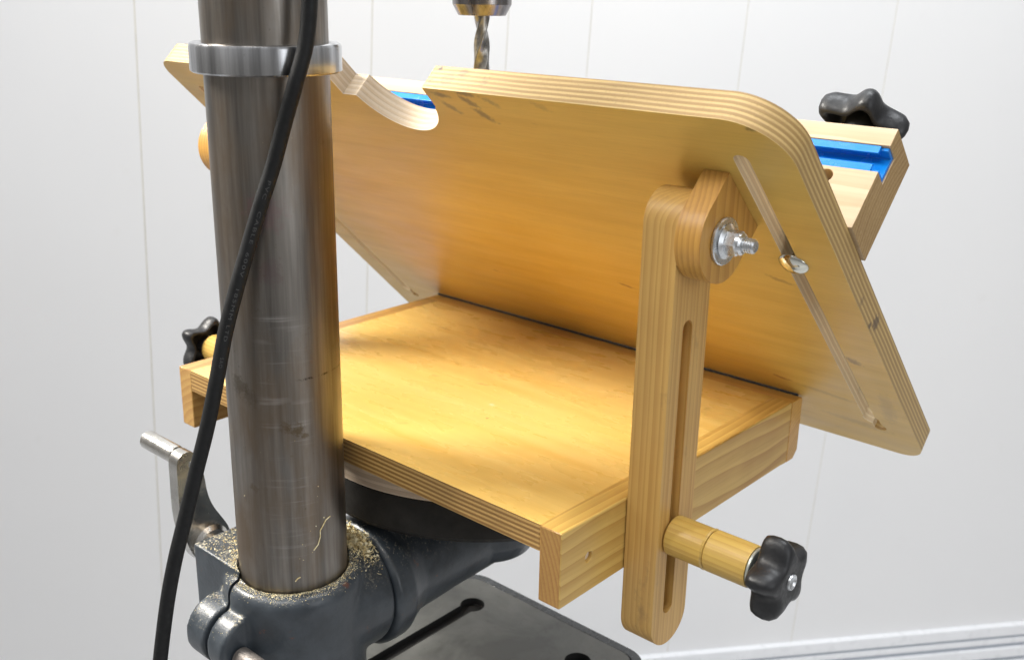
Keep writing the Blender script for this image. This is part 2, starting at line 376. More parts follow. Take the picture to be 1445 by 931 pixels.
def steel(name, base, rough, brown=0.0, rings=False, centre=(0, 0)):
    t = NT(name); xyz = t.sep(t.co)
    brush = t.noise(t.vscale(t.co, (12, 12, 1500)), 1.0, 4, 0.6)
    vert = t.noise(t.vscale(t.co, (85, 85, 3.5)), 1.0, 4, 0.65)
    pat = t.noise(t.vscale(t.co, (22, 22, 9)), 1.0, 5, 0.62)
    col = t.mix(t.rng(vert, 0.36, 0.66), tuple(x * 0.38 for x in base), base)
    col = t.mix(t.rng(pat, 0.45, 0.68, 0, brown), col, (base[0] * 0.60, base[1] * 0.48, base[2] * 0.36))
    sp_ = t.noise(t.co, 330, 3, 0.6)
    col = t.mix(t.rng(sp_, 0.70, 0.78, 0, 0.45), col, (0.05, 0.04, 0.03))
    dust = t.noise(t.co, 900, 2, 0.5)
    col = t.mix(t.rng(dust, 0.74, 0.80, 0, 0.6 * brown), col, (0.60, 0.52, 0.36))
    ro = t.rng(pat, 0.3, 0.7, rough * 0.8, rough * 1.3)
    h = brush
    if rings:   # scuffs where the bracket has ridden up and down, low on the near side
        sn = t.noise(t.vscale(t.co, (9, 9, 190)), 1.0, 3, 0.75)
        win = t.math('MULTIPLY', t.rng(xyz[2], 0.125, 0.09), t.rng(xyz[2], -0.07, -0.02))
        ang = t.math('SUBTRACT', t.math('ARCTAN2', t.math('SUBTRACT', xyz[1], CYc_M), t.math('SUBTRACT', xyz[0], CXc_M)), -0.62)
        win = t.math('MULTIPLY', win, t.rng(t.math('ABSOLUTE', ang), 0.52, 0.22))
        win = t.math('MULTIPLY', win, t.rng(t.noise(t.vscale(t.co, (40, 40, 60)), 1.0, 2), 0.38, 0.6))
        sc_ = t.math('MULTIPLY', t.rng(sn, 0.56, 0.68), win)
        col = t.mix(t.math('MULTIPLY', sc_, 0.55), col, (0.62, 0.60, 0.58))
        ro = t.math('ADD', ro, t.math('MULTIPLY', sc_, 0.18))
        # one thin oily score all the way round
        zz = t.math('ADD', xyz[2], t.math('MULTIPLY', t.noise(t.vscale(t.co, (60, 60, 60)), 1.0, 2), 0.004))
        ln = t.rng(t.math('ABSOLUTE', t.math('SUBTRACT', zz, 0.066)), 0.0009, 0.0003)
        ln = t.math('MULTIPLY', ln, t.rng(t.noise(t.co, 260, 3, 0.8), 0.45, 0.6))
        ln = t.math('MULTIPLY', ln, t.rng(ang, 0.15, 0.35))
        col = t.mix(t.math('MULTIPLY', ln, 0.85), col, (0.03, 0.025, 0.02))
        gr = t.noise(t.vadd(t.co, (0.31, 0.12, 0.0)), 42, 4, 0.7)
        col = t.mix(t.math('MULTIPLY', t.rng(gr, 0.66, 0.72), 0.45), col, (0.16, 0.11, 0.06))
        for (a_, b_, c_, r_, k_, kc) in STAINS_REFLECTIONS:
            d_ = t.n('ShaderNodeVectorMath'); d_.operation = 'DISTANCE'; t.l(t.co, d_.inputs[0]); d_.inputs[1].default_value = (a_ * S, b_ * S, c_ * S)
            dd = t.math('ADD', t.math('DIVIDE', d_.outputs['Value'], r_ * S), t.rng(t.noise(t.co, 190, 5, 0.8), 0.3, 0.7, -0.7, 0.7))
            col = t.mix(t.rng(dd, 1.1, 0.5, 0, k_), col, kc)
    t.bump(h, 0.10, 0.0003)
    return t.set(Base_Color=col, Roughness=ro, Metallic=1.0)
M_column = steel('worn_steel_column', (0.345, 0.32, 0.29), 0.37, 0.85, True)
M_collar = steel('bright_steel_collar', (0.70, 0.71, 0.73), 0.20, 0.05)
M_chuck = steel('chuck_steel', (0.40, 0.38, 0.38), 0.25, 0.3)
M_bit = plain('drill_bit_steel', (0.30, 0.29, 0.27), 0.34, 1.0, 200, 0.3, 0.05)
M_crank = plain('crank_nickel_steel', (0.60, 0.58, 0.54), 0.24, 1.0, 50, 0.18, 0.08)

def casting(name):
    t = NT(name)
    nrm = t.n('ShaderNodeNewGeometry').outputs['Normal']; nz = t.sep(nrm)[2]
    n1 = t.noise(t.co, 55, 4, 0.6)
    col = t.mix(t.rng(n1, 0.35, 0.68), (0.026, 0.033, 0.041), (0.052, 0.063, 0.075))
    chip = t.noise(t.vadd(t.co, (0.02, 0.0, 0.05)), 60, 4, 0.65)
    col = t.mix(t.rng(chip, 0.665, 0.70, 0, 0.85), col, (0.11, 0.045, 0.03))
    up = t.rng(nz, 0.35, 0.9)
    d1 = t.noise(t.co, 520, 3, 0.7); d2 = t.noise(t.co, 45, 3, 0.6)
    dust = t.math('MULTIPLY', up, t.rng(t.math('ADD', d1, t.math('MULTIPLY', d2, 0.55)), 0.84, 0.98))
    col = t.mix(t.math('MULTIPLY', dust, 0.7), col, (0.56, 0.50, 0.37))
    ro = t.math('ADD', t.rng(n1, 0.3, 0.7, 0.32, 0.48), t.math('MULTIPLY', dust, 0.4))
    t.bump(t.math('ADD', t.noise(t.co, 150, 4, 0.6), t.math('MULTIPLY', d1, 0.3)), 0.28, 0.0012)
    return t.set(Base_Color=col, Roughness=ro, Coat_Weight=0.15, Coat_Roughness=0.16)
M_cast = casting('blue_grey_painted_casting')

def base_iron():
    t = NT('grey_machined_cast_iron')
    a = t.noise(t.vscale(t.co, (16, 16, 16)), 1.0, 4, 0.6, 0.5)
    b = t.noise(t.co, 240, 3, 0.6)
    col = t.mix(t.rng(a, 0.35, 0.68), (0.09, 0.092, 0.085), (0.20, 0.203, 0.19))
    col = t.mix(t.rng(b, 0.62, 0.74, 0, 0.4), col, (0.07, 0.065, 0.06))
    return t.set(Base_Color=col, Roughness=t.rng(a, 0.3, 0.7, 0.38, 0.55), Metallic=0.35)
M_baseiron = base_iron()

def wall_mat():
    t = NT('white_wall_panel')
    a = t.noise(t.vscale(t.co, (1.2, 1.2, 0.8)), 1.0, 3, 0.5); b = t.noise(t.co, 12, 4, 0.6)
    col = t.mix(t.rng(a, 0.3, 0.7), (0.78, 0.78, 0.785), (0.83, 0.825, 0.82))
    col = t.mix(t.rng(b, 0.66, 0.78, 0, 0.12), col, (0.62, 0.60, 0.54))
    t.bump(t.noise(t.co, 90, 3), 0.04, 0.001)
    return t.set(Base_Color=col, Roughness=0.42)
M_wall = wall_mat()
M_joint = plain('yellowed_panel_joint', (0.66, 0.63, 0.55), 0.6, 0, 30, 0.1)
M_skirt = plain('white_skirting_plastic', (0.82, 0.83, 0.85), 0.3, 0, 20, 0.03)
M_groove = plain('blue_grey_skirting_groove', (0.42, 0.46, 0.52), 0.4)
M_floor = plain('pale_grey_floor', (0.62, 0.62, 0.62), 0.6, 0, 8, 0.12, 0.1)
M_stand = plain('grey_steel_cabinet', (0.20, 0.21, 0.22), 0.45, 0, 10, 0.1)
dt_ = NT('sawdust_flakes')
M_dust = dt_.set(Base_Color=dt_.ramp(dt_.noise(dt_.co, 230, 3, 0.7), [(0.26, (0.24, 0.14, 0.06)), (0.37, (0.52, 0.39, 0.18)), (0.49, (0.76, 0.65, 0.37)), (0.62, (0.88, 0.82, 0.60))]), Roughness=0.85)

# ------------------------------------------------------------------ setting: wall, skirting, floor
def pray(px, py):
    return (RTn * ((px - PCX) / FPX) - UPn * ((py - PCY) / FPX) + FWn).normalized()
WH = pray(9900, 5); WH.z = 0; WH.normalize()
WV = -pray(430, 5000)                    # panel joints lean a little
WO = CAMP + pray(722, 465) * 1900
WN = WH.cross(WV).normalized()
if WN.dot(CAMP - WO) < 0: WN = -WN
def onwall(px, py):
    d = pray(px, py); k = (WO - CAMP).dot(WN) / d.dot(WN); return CAMP + d * k
def uv_of(P):
    d = P - WO; g = WH.dot(WV); a, b = d.dot(WH), d.dot(WV)
    return (a - g * b) / (1 - g * g), (b - g * a) / (1 - g * g)
FLOORZ = -1190.0
wall = bpy.data.objects.new('wall', None); COL.objects.link(wall); wall.location = WO * S; wall['kind'] = 'structure'
seams = [uv_of(onwall(*p))[0] for p in ((189, 0), (525, 50), (715, 70), (834, 30), (1052, 40), (1251, 100))]
edges = [-2300, seams[0]] + seams[1:] + [2300]
v_lo, v_hi = -1100, 1700
for u0, u1 in zip(edges[:-1], edges[1:]):
    mb = Mesh()
    g = 0.95 if u0 < seams[1] - 1 else 0.6      # joints are filled flatter towards the right
    g1 = 0.95 if u1 < seams[2] - 1 else 0.6
    q = [(u0 + g, v_lo), (u1 - g1, v_lo), (u1 - g1, v_hi), (u0 + g, v_hi)]
    F_ = [WO + WH * a + WV * b for a, b in q]; B_ = [p - WN * 8 for p in F_]
    mb.add(F_ + B_, [(0, 1, 2, 3), (7, 6, 5, 4), (0, 4, 5, 1), (1, 5, 6, 2), (2, 6, 7, 3), (3, 7, 4, 0)])
    mb.build('wall_panel', M_wall, wall, bevel=0.5)
mb = Mesh()
F_ = [WO + WH * a + WV * b - WN * 1.6 for a, b in ((-2290, v_lo + 5), (2290, v_lo + 5), (2290, v_hi - 5), (-2290, v_hi - 5))]; B_ = [p - WN * 5 for p in F_]
# joint strip sits inside each gap, one strip per seam
for s_ in seams:
    jw = 0.93 if s_ < seams[2] - 1 else 0.58
    fr = [WO + WH * (s_ + a) + WV * b - WN * 0.25 for a, b in ((-jw, v_lo + 5), (jw, v_lo + 5), (jw, v_hi - 5), (-jw, v_hi - 5))]; bk = [p - WN * 6 for p in fr]
    j = Mesh(); j.add(fr + bk, [(0, 1, 2, 3), (7, 6, 5, 4), (0, 4, 5, 1), (1, 5, 6, 2), (2, 6, 7, 3), (3, 7, 4, 0)])
    j.build('joint_strip', M_joint, wall)

# skirting along the foot of the wall, lines read off at the right-hand edge of the picture
skirt = thing('skirting_board', 'white plastic skirting with stepped grey grooves along the foot of the wall', 'skirting', WO + WV * -900)
def sk_v(px, py): return uv_of(onwall(px, py))[1]
rows = [(875, 889, 14, M_skirt), (889, 893, 9, M_groove), (893, 900, 13, M_skirt), (900, 905, 8, M_groove), (905, 918, 16, M_skirt), (918, 923, 9, M_groove), (923, 975, 20, M_skirt)]
for k, (a, b, dpt, mt) in enumerate(rows):
    v1, v0 = sk_v(1445, a), sk_v(1445, b)
    s0 = Mesh(); cs = []
    # the skirting line itself: horizontal through both picture points
    for u in (-2290, 2290):
        ref_u, _ = uv_of(onwall(1445, a))
        base_p = WO + WH * u + WV * v1; tgt = onwall(1445, a).z
        vv1 = v1 + (tgt - base_p.z) / WV.z
        vv0 = vv1 - (v1 - v0)
        cs.append((u, vv0, vv1))
    pts = []
    for (u, q0, q1) in cs:
        for vv in (q0, q1):
            p = WO + WH * u + WV * vv
            pts += [p - WN * 1, p + WN * dpt]
    # order: u0:(v0 back, v0 front, v1 back, v1 front) u1: same
    s0.add(pts, [(1, 5, 7, 3), (3, 7, 6, 2), (0, 4, 5, 1), (0, 1, 3, 2), (4, 6, 7, 5), (0, 2, 6, 4)])
    s0.build('trim_strip' if mt is M_skirt else 'groove_strip', mt, skirt, bevel=(2.2 if mt is M_skirt else 0.0), seg=3)
fl = Mesh(); fl.box((-3500, -3500, FLOORZ - 60), (3800, 3800, FLOORZ)); fo = fl.build('floor', M_floor); fo['kind'] = 'structure'

# ------------------------------------------------------------------ drill press
CXc, CYc, CR = 198.0, -334.5, 36.6
press = thing('drill_press', 'bench drill press with worn steel column and blue grey painted cast table bracket', 'drill press', (CXc, CYc, -300))
mb = Mesh(); mb.lathe([(0, -262), (CR, -262), (CR, 430), (CR - 2, 432), (0, 432)], (CXc, CYc, 0), n=128)
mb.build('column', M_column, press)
mb = Mesh(); mb.lathe([(CR + 0.3, 247), (42.5, 246.2), (43.9, 247.2), (44, 249), (44, 261), (43.3, 262.6), (41.8, 263.2), (CR + 1.4, 263.2), (CR + 0.3, 262), (CR + 0.3, 247)], (CXc, CYc, 0), n=128)
mb.build('column_collar', M_collar, press, smooth=25)

def solidify_cast(src, cutter, name, mats, parent, voxel=1.5, smooth_it=6):
    o = src.build('tmp_cast', mats, weld=False)
    r_ = o.modifiers.new('r', 'REMESH'); r_.mode = 'VOXEL'; r_.voxel_size = voxel * S; r_.use_smooth_shade = True
    s_ = o.modifiers.new('s', 'SMOOTH'); s_.iterations = smooth_it; s_.factor = 0.6
    c = None
    if cutter:
        c = cutter.build('tmp_cut', mats)
        b_ = o.modifiers.new('b', 'BOOLEAN'); b_.operation = 'DIFFERENCE'; b_.object = c; b_.solver = 'EXACT'
    bpy.context.view_layer.update()
    dg = bpy.context.evaluated_depsgraph_get()
    me = bpy.data.meshes.new_from_object(o.evaluated_get(dg)); me.name = name
    me.polygons.foreach_set('use_smooth', [True] * len(me.polygons)); me.set_sharp_from_angle(angle=R(50))
    bpy.data.objects.remove(o)
    if c: bpy.data.objects.remove(c)
    me.materials.clear(); me.materials.append(mats)
    n = bpy.data.objects.new(name, me); COL.objects.link(n); n.parent = parent; n.location = -offset(parent); return n

br = Mesh()
br.lathe([(0, -215), (47, -215), (47.5, -212), (47.5, -92), (46.3, -88), (43.5, -85.2), (40, -84.4), (0, -84.4)], (CXc, CYc, 0), n=72)
br.box((131, -371, -165), (196, -303, -79))
# clamping ears either side of the slit, rounded in side view (y,z)
for xa, xb in ((165, 186.2), (189.8, 208)):
    prof = [(-360, -98), (-380, -100)] + arc(-380, -122, 22, 90, 270, 14)[1:] + [(-380, -148), (-360, -148)]
    br.prism([(y, z) for y, z in prof][::-1], xa, xb, axis=0)
br.cyl((CXc, 0, -121), 46, -334, -281, axis=1, n=64, ch=3)
cut = Mesh()
cut.lathe([(0, -230), (CR + 0.15, -230), (CR + 0.15, -87), (CR + 1.3, -84), (CR + 1.3, -60), (0, -60)], (CXc, CYc, 0), n=128)
cut2 = Mesh(); cut2.box((186.4, -430, -240), (189.8, CYc - 20, -60))
o1 = br  # two-step boolean: bore, then slit
mixcut = Mesh(); mixcut.v, mixcut.f, mixcut.mi = list(cut.v), list(cut.f), list(cut.mi)
bracket = solidify_cast(br, mixcut, 'table_bracket', M_cast, press)
cs_ = cut2.build('tmp_cut', M_cast)
bm_ = bracket.modifiers.new('b', 'BOOLEAN'); bm_.operation = 'DIFFERENCE'; bm_.object = cs_; bm_.solver = 'EXACT'
cs_.location = (0, 0, 0)
bpy.context.view_layer.update(); dg = bpy.context.evaluated_depsgraph_get()
me = bpy.data.meshes.new_from_object(bracket.evaluated_get(dg)); me.name = 'table_bracket'
bracket.modifiers.clear(); bracket.data = me; bpy.data.objects.remove(cs_)
me.polygons.foreach_set('use_smooth', [True] * len(me.polygons)); me.set_sharp_from_angle(angle=R(50))

# arm that carries the round table: flanged ring, tapering barrel, hub
am = Mesh()
am.lathe([(0, -281), (45, -281), (48.5, -278), (48.5, -264), (45.5, -259), (43, -254), (39, -244), (37, -200), (36, -150), (0, -150)], (CXc, 0, -124), axis=1, n=64)
am.lathe([(0, -151), (24, -150), (38, -143), (43.5, -130), (44, -70), (0, -70)], (CXc + 3, -142, 0), n=64)
solidify_cast(am, None, 'table_arm', M_cast, press, 1.8, 4)
tp = Mesh(); tp.lathe([(0, -69), (132, -69), (137, -67.5), (139, -64), (139, -40.5), (138.2, -38.4), (0, -38.4)], (CXc, -146, 0), n=128)
tp.build('round_table', M_iron, press, smooth=25)
# ear bolt
bl = Mesh(); bl.cyl((0, -389, -125), 7.2, 186, 207, axis=0, n=32); bl.cyl((0, -389, -125), 7.0, 209.5, 240, axis=0, n=32, ch=1)
bl.build('clamp_bolt', plain('rusty_bolt', (0.20, 0.18, 0.165), 0.5, 0.7, 120, 0.4, 0.3), press)
hd = Mesh(); hd.lathe([(0, 226), (9.5, 226), (9.5, 236), (8, 238), (0, 238)], (0, -389, -125), axis=0, n=6)
# crank handle for raising the table: shaft, lever, grip
cm = Mesh(); cm.cyl((0, -338, -104), 9, 96, 132, axis=0, n=32, ch=1); cm.cyl((0, -338, -104), 14.5, 84, 104, axis=0, n=40, ch=3)
crank = cm.build('crank', M_crank, press, bevel=0)
lv = Mesh()
lo = [(-358.0, -30), (-359.5, -36), (-359.5, -48), (-360, -60), (-360, -76), (-358, -92), (-354, -106), (-348, -118), (-338, -122), (-326, -119), (-319, -110), (-320, -99), (-326, -88),
      (-333, -76), (-336.5, -64), (-337.5, -52), (-339, -42), (-341.5, -33), (-346, -27.5), (-353, -26.5)]
def smooth_loop(P, it=2):
    for _ in range(it):
        Q = []
        for i in range(len(P)):
            a_, b_ = P[i], P[(i + 1) % len(P)]
            Q += [(a_[0] * .75 + b_[0] * .25, a_[1] * .75 + b_[1] * .25), (a_[0] * .25 + b_[0] * .75, a_[1] * .25 + b_[1] * .75)]
        P = Q
    return P
lv.prism(smooth_loop(lo), 86.5, 97.5, axis=0)
lever = lv.build('lever', M_crank, crank, bevel=3.2, seg=4)
gp = Mesh(); gp.lathe([(0, 44), (6, 44), (7, 45.2), (7, 83), (6.5, 85), (0, 85)], (0, -351, -33), axis=0, n=36)
gp.build('grip', M_crank, crank)
pn = Mesh(); pn.lathe([(0, 99.6), (2.2, 99.2), (3, 98.4), (3, 96), (0, 96)], (0, -346.5, -38), axis=0, n=20)
pn.build('rivet', M_zinc, crank)

# foot of the press: raised machined pad on a dark lower flange, with keyhole slots
def keyhole(cx):
    return arc(cx, -89, 11.5, -52, 232, 20) + [(cx - 7.2, -330), (cx + 7.2, -330)]
ft = Mesh()
ft.prism(rrect(97, -440, 299, -52, 16), -268, -260, holes=[keyhole(134.5), keyhole(261.5)], mi_side=0)
foot = ft.build('foot_plate', [M_baseiron, M_dark], press, bevel=1.2, seg=3)
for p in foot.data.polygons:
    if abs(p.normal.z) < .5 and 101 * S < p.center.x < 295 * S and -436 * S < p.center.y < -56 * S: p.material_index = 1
ff = Mesh(); ff.prism(rrect(87, -450, 309, -41.5, 25), -300, -261.6, holes=[rrect(95.2, -442, 300.8, -50, 18)[::-1]])
ff.prism(rrect(95.3, -441.9, 300.7, -50.1, 18), -300, -268.3); ff.build('foot_flange', plain('dark_foot_paint', (0.035, 0.040, 0.044), 0.25, 0, 60, 0.3), press, bevel=4.0, seg=3)
fd = Mesh(); fd.prism(rrect(96, -441, 300, -50.8, 17), -268.2, -266.6); fd.build('slot_shade_sheet', M_dark, press)  # dark sheet under the slots, put in for their shade
sd = Mesh(); sd.box((115, -430, FLOORZ), (280, -66, -300.3)); sd.build('stand', M_stand, press, bevel=3)

# chuck and spindle (the head of the press is above the picture)
ch = Mesh()
def knurl(a, i): return 1.0
ch.lathe([(0, 276.8), (16.6, 276.8), (17, 277.1), (20.9, 284.2), (21, 285), (21, 318), (19.5, 320), (17.5, 322), (17.5, 352), (14, 356), (0, 356)], (CXc, -149.5, 0), n=96)
chuck = ch.build('chuck', M_chuck, press, smooth=20)
sn = Mesh(); sn.cyl((CXc, -149.5, 0), 12, 356, 430, n=48); sn.build('spindle', M_chuck, press)

def text_mesh(body, size, spacing=1.0):
    cu = bpy.data.curves.new('t', 'FONT'); cu.body = body; cu.size = size; cu.resolution_u = 3; cu.space_character = spacing; cu.align_y = 'CENTER'
    o = bpy.data.objects.new('t', cu); COL.objects.link(o); bpy.context.view_layer.update()
    me = bpy.data.meshes.new_from_object(o.evaluated_get(bpy.context.evaluated_depsgraph_get()))
    bpy.data.objects.remove(o); bpy.data.curves.remove(cu)
    bm = bmesh.new(); bm.from_mesh(me)
    for _ in range(2):
        long = [e_ for e_ in bm.edges if e_.calc_length() > size * 0.35]
        if long: bmesh.ops.subdivide_edges(bm, edges=long, cuts=1)
    bmesh.ops.triangulate(bm, faces=bm.faces[:])
    vs = [tuple(v.co) for v in bm.verts]; fs = [tuple(v.index for v in f.verts) for f in bm.faces]; bm.free(); bpy.data.meshes.remove(me)
    return vs, fs

vs, fs = text_mesh('1.0-16', 4.6, 1.15)
W_ = max(v[0] for v in vs); a0 = math.atan2(CAMP.y + 149.5, CAMP.x - CXc) + 0.10
tm = Mesh(); tm.add([(CXc + 21.06 * math.cos(a0 + (x - W_ / 2) / 21), -149.5 + 21.06 * math.sin(a0 + (x - W_ / 2) / 21), 289.8 + y) for x, y, z in vs], fs)
tm.build('size_marking', plain('etched_mark', (0.10, 0.09, 0.09), 0.5), chuck, weld=False)

# ------------------------------------------------------------------ drill bit (held in the chuck)
bit = Mesh(); n = 72; rows_ = []; H0, H1, NZ = 168.0, 277.4, 150
for i in range(NZ + 1):
    z = H0 + (H1 - H0) * i / NZ; tw = 2 * PI * (z - H0) / 82.0 + 1.0
    tip = max(0.03, min(1.0, (z - H0) / 3.2)); sh = min(1.0, max(0.0, (z - 271) / 6))
    row = []
    for k in range(n):
        a = 2 * PI * k / n; b = (a - tw) % PI
        d = abs(b - PI / 2) / (PI / 2)              # 0 in the middle of a flute, 1 between
        fl_ = 1 - 0.36 * max(0, 1 - (d / 0.56) ** 2.2)
        if 0.56 < d < 0.68 and b > PI / 2: fl_ = 1.0
        elif d >= 0.68: fl_ = 0.955
        rr = 5.7 * tip * (fl_ * (1 - sh) + sh)
        row.append((CXc + rr * math.cos(a), -149.5 + rr * math.sin(a), z))
    rows_.append(row)
vs = [p for r_ in rows_ for p in r_]; fs = []
for i in range(NZ):
    for k in range(n): fs.append((i * n + k, i * n + (k + 1) % n, (i + 1) * n + (k + 1) % n, (i + 1) * n + k))
fs += [tuple(range(n - 1, -1, -1)), tuple(NZ * n + k for k in range(n))]
bit.add(vs, fs)
bo = bit.build('drill_bit', M_bit, smooth=40)
lab(bo, 'steel twist drill bit held upright in the chuck behind the tilted board'); bo['category'] = 'drill bit'

# ------------------------------------------------------------------ the shop-made tilting table
L, Wd, BT, PT, HH = 400.0, 294.3, 16.4, 17.2, 50.0
T = 0.7655
jig = thing('tilting_table_jig', 'varnished plywood tilting table jig clamped on the round drill press table', 'tilting table', (200, -146, -38.2))
mb = Mesh(); mb.prism([(BT + .005, -Wd), (L - BT - .005, -Wd), (L - BT - .005, -17.01), (BT + .005, -17.01)], -PT, 0, mi_cap=0, mi_side=1)
mb.build('base_board', [M_base_face, M_base_edge], jig)
# right rail with a through hole, left rail plain
rr_ = Mesh()
rr_.prism([(-Wd - .4, -HH), (-17.02, -HH), (-17.02, 0.01), (-Wd - .4, 0.01)], L - BT, L, axis=0, holes=[arc(-267.5, -25.8, 3.1, 0, 340, 17)])
rail = rr_.build('side_rail', [M_rail, M_rail_end], jig)
weight_bevel(rail, 1.2, lambda m_: (m_.x < L - BT + .5 and m_.z > -2) or m_.y > -17.5)
for p in rail.data.polygons:
    if abs(p.normal.y) > 0.9 and abs(p.center.y) > 0.29: p.material_index = 1
rr_ = Mesh(); rr_.box((0, -Wd - .4, -HH), (BT, -17.02, 0.01)); rail_l = rr_.build('side_rail', M_rail_l, jig); weight_bevel(rail_l, 1.0, lambda m_: (m_.x > BT - .5 and m_.z > -2) or m_.y > -17.5)
rr_ = Mesh(); rr_.prism([(-17.0, 0.01), (-17.0, -HH), (-6, -HH), (0, -HH + 6), (0, -1.2), (-1.2, 0.01)], -0.2, L + .4, axis=0)
hr_ = rr_.build('hinge_rail', M_hrail, jig); weight_bevel(hr_, 0.8, lambda m_: m_.y < -16.5 and m_.z > -2)
pg = Mesh(); pg.cyl((0, -267.5, -25.8), 3.0, L - 14, L - 2.6, axis=0, n=20); pg.build('hole_plug', plain('raw_wood_plug', (0.80, 0.66, 0.48), 0.8, 0, 300, 0.2), jig)
ds = Mesh(); ds.lathe([(0, -38.2), (137.6, -38.2), (138.2, -37.6), (138.2, -PT - .2), (0, -PT - .2)], (CXc, -146, 0), n=128)
ds.build('riser_disc', M_disc, jig)

# tilting top: local axes x, -s, o
tilt = bpy.data.objects.new('tilting_top', None)
xl, xr, s0, s1, TT = -82.6, 484.7, -60.5, 338.4, 18.5
def tloc(o, parent):
    o.parent = parent; o.location = -offset(parent); o.rotation_euler = (-T, 0, 0)
bx = 195.0
out = []
out += arc(xr - 21, -s0 - 21, 21, 90, 0, 12)                       # lower right (y = -s)
out += arc(xr - 34, -s1 + 34, 34, 0, -90, 16)                  # upper right, large radius
out += [(234.6, -s1), (233.6, -320)]
out += arc(195, -329, 38.6, 16, 166, 34)[0:]                       # notch for the column
out += [(156.3, -322.0), (142.2, -321.8), (142.2, -s1)]
out += arc(xl + 18, -s1 + 18, 18, 270, 180, 12)
out += arc(xl + 15, -s0 - 15, 15, 180, 90, 10)
def slot_outline(cx):
    return arc(cx, -304.5, 4.8, 180, 360, 8) + [(cx + 4.8, 1)] + arc(cx + 1.0, 6.5, 6.4, -50, 20, 6) + arc(cx + 5.0, 17.5, 5.2, -50, 150, 12) + arc(cx + 1.0, 6.5, 6.4, 95, 210, 10) + [(cx - 4.8, 1)]
mb = Mesh(); mb.prism(out[::-1], 0, TT, holes=[slot_outline(452.7), slot_outline(-53.5)], mi_cap=0, mi_side=1)
top = mb.build('tilting_top', [M_top_face, M_top_edge, M_notch, M_slotwood], None, bevel=0.7)
for p in top.data.polygons:                                      # raw wood inside the notch and the slots
    if p.material_index == 1:
        c = p.center / S
        if 140 < c.x < 236 and -337 < c.y < -285: p.material_index = 2
        elif -310 < c.y < 20 and (444 < c.x < 463 or -62 < c.x < -40): p.material_index = 3
tloc(top, jig)

# piano hinge in the corner
hg = Mesh(); x = 2.0
while x < L - 4:
    hg.cyl((0, -1.5, 1.3), 1.35, x, min(x + 9.2, L - 3), axis=0, n=12); x += 10.0
hg.cyl((0, -1.5, 1.3), 0.8, 2, L - 3, axis=0, n=8)
hg.build('hinge', M_hinge, jig)

ARMX0, ARMX1 = 400.7, 424.2
def arm_mesh():
    cy = -212.3; hw = 19.3
    o_ = arc(cy, 171.5, hw, 0, 180, 20) + arc(cy, -82.5, hw, 180, 360, 20)
    a = Mesh(); a.prism(o_, ARMX0, ARMX1, axis=0, holes=[stadium(-214.5, -73.5, 110.5, 5.0)])
    return a
arm = arm_mesh().build('support_arm', M_arm, jig, bevel=1.6, seg=3)
def block_mesh():
    def yz(s, o): return (-s * math.cos(T) + o * math.sin(T), s * math.sin(T) + o * math.cos(T))
    pts = [yz(292.4, -0.15)] + [yz(292.4, -26.5)] + [yz(266.8 + 25.6 * math.cos(R(a)), -26.5 + 25.6 * math.sin(R(a))) for a in range(-8, -173, -8)] + [yz(241.2, -26.5), yz(241.2, -0.15)]
    a = Mesh(); a.prism(pts, 424.7, 441.2, axis=0); return a
blk = block_mesh().build('pivot_block', M_block, jig, bevel=1.0, seg=2)
def dup(o, dx, parent=None):
    c = o.copy(); COL.objects.link(c); c.parent = parent or o.parent; c.location = Vector(o.location) + Vector((dx * S, 0, 0)); return c
dup(arm, -424.9); dup(blk, -465.9)

# pivot bolt: washer, flanged nut, bolt end
PY, PZ = -212.3, 164.8
def pivot_bolt():
    b_ = Mesh(); b_.cyl((0, PY, PZ), 3.9, 398, 461.5, axis=0, n=28, ch=0.7)
    for i in range(5): b_.lathe([(3.9, 453.5 + i * 1.5), (4.2, 454.1 + i * 1.5), (3.9, 454.7 + i * 1.5)], (0, PY, PZ), axis=0, n=28)
    bo_ = b_.build('pivot_bolt', M_zinc, jig)
    w = Mesh(); w.lathe([(4.0, 441.3), (13.2, 441.3), (13.6, 441.8), (13.6, 443.0), (13.1, 443.6), (4.0, 443.6), (4.0, 441.3)], (0, PY, PZ), axis=0, n=48); w.build('washer', M_zinc, bo_)
    nt = Mesh()
    nt.lathe([(4.0, 443.7), (9.6, 443.7), (9.9, 444.2), (7.4, 445.6), (4.0, 445.6)], (0, PY, PZ), axis=0, n=40)
    nt.lathe([(4.0, 444.5), (7.5, 444.5), (7.5, 451.6), (6.6, 452.6), (4.0, 452.6)], (0, PY, PZ), axis=0, n=6)
    nt.lathe([(6.6, 451.5), (6.1, 453.6), (4.9, 454.6), (4.0, 454.6)], (0, PY, PZ), axis=0, n=32)
    nt.build('nut', M_zinc, bo_, smooth=25)
    return bo_
pb = pivot_bolt()

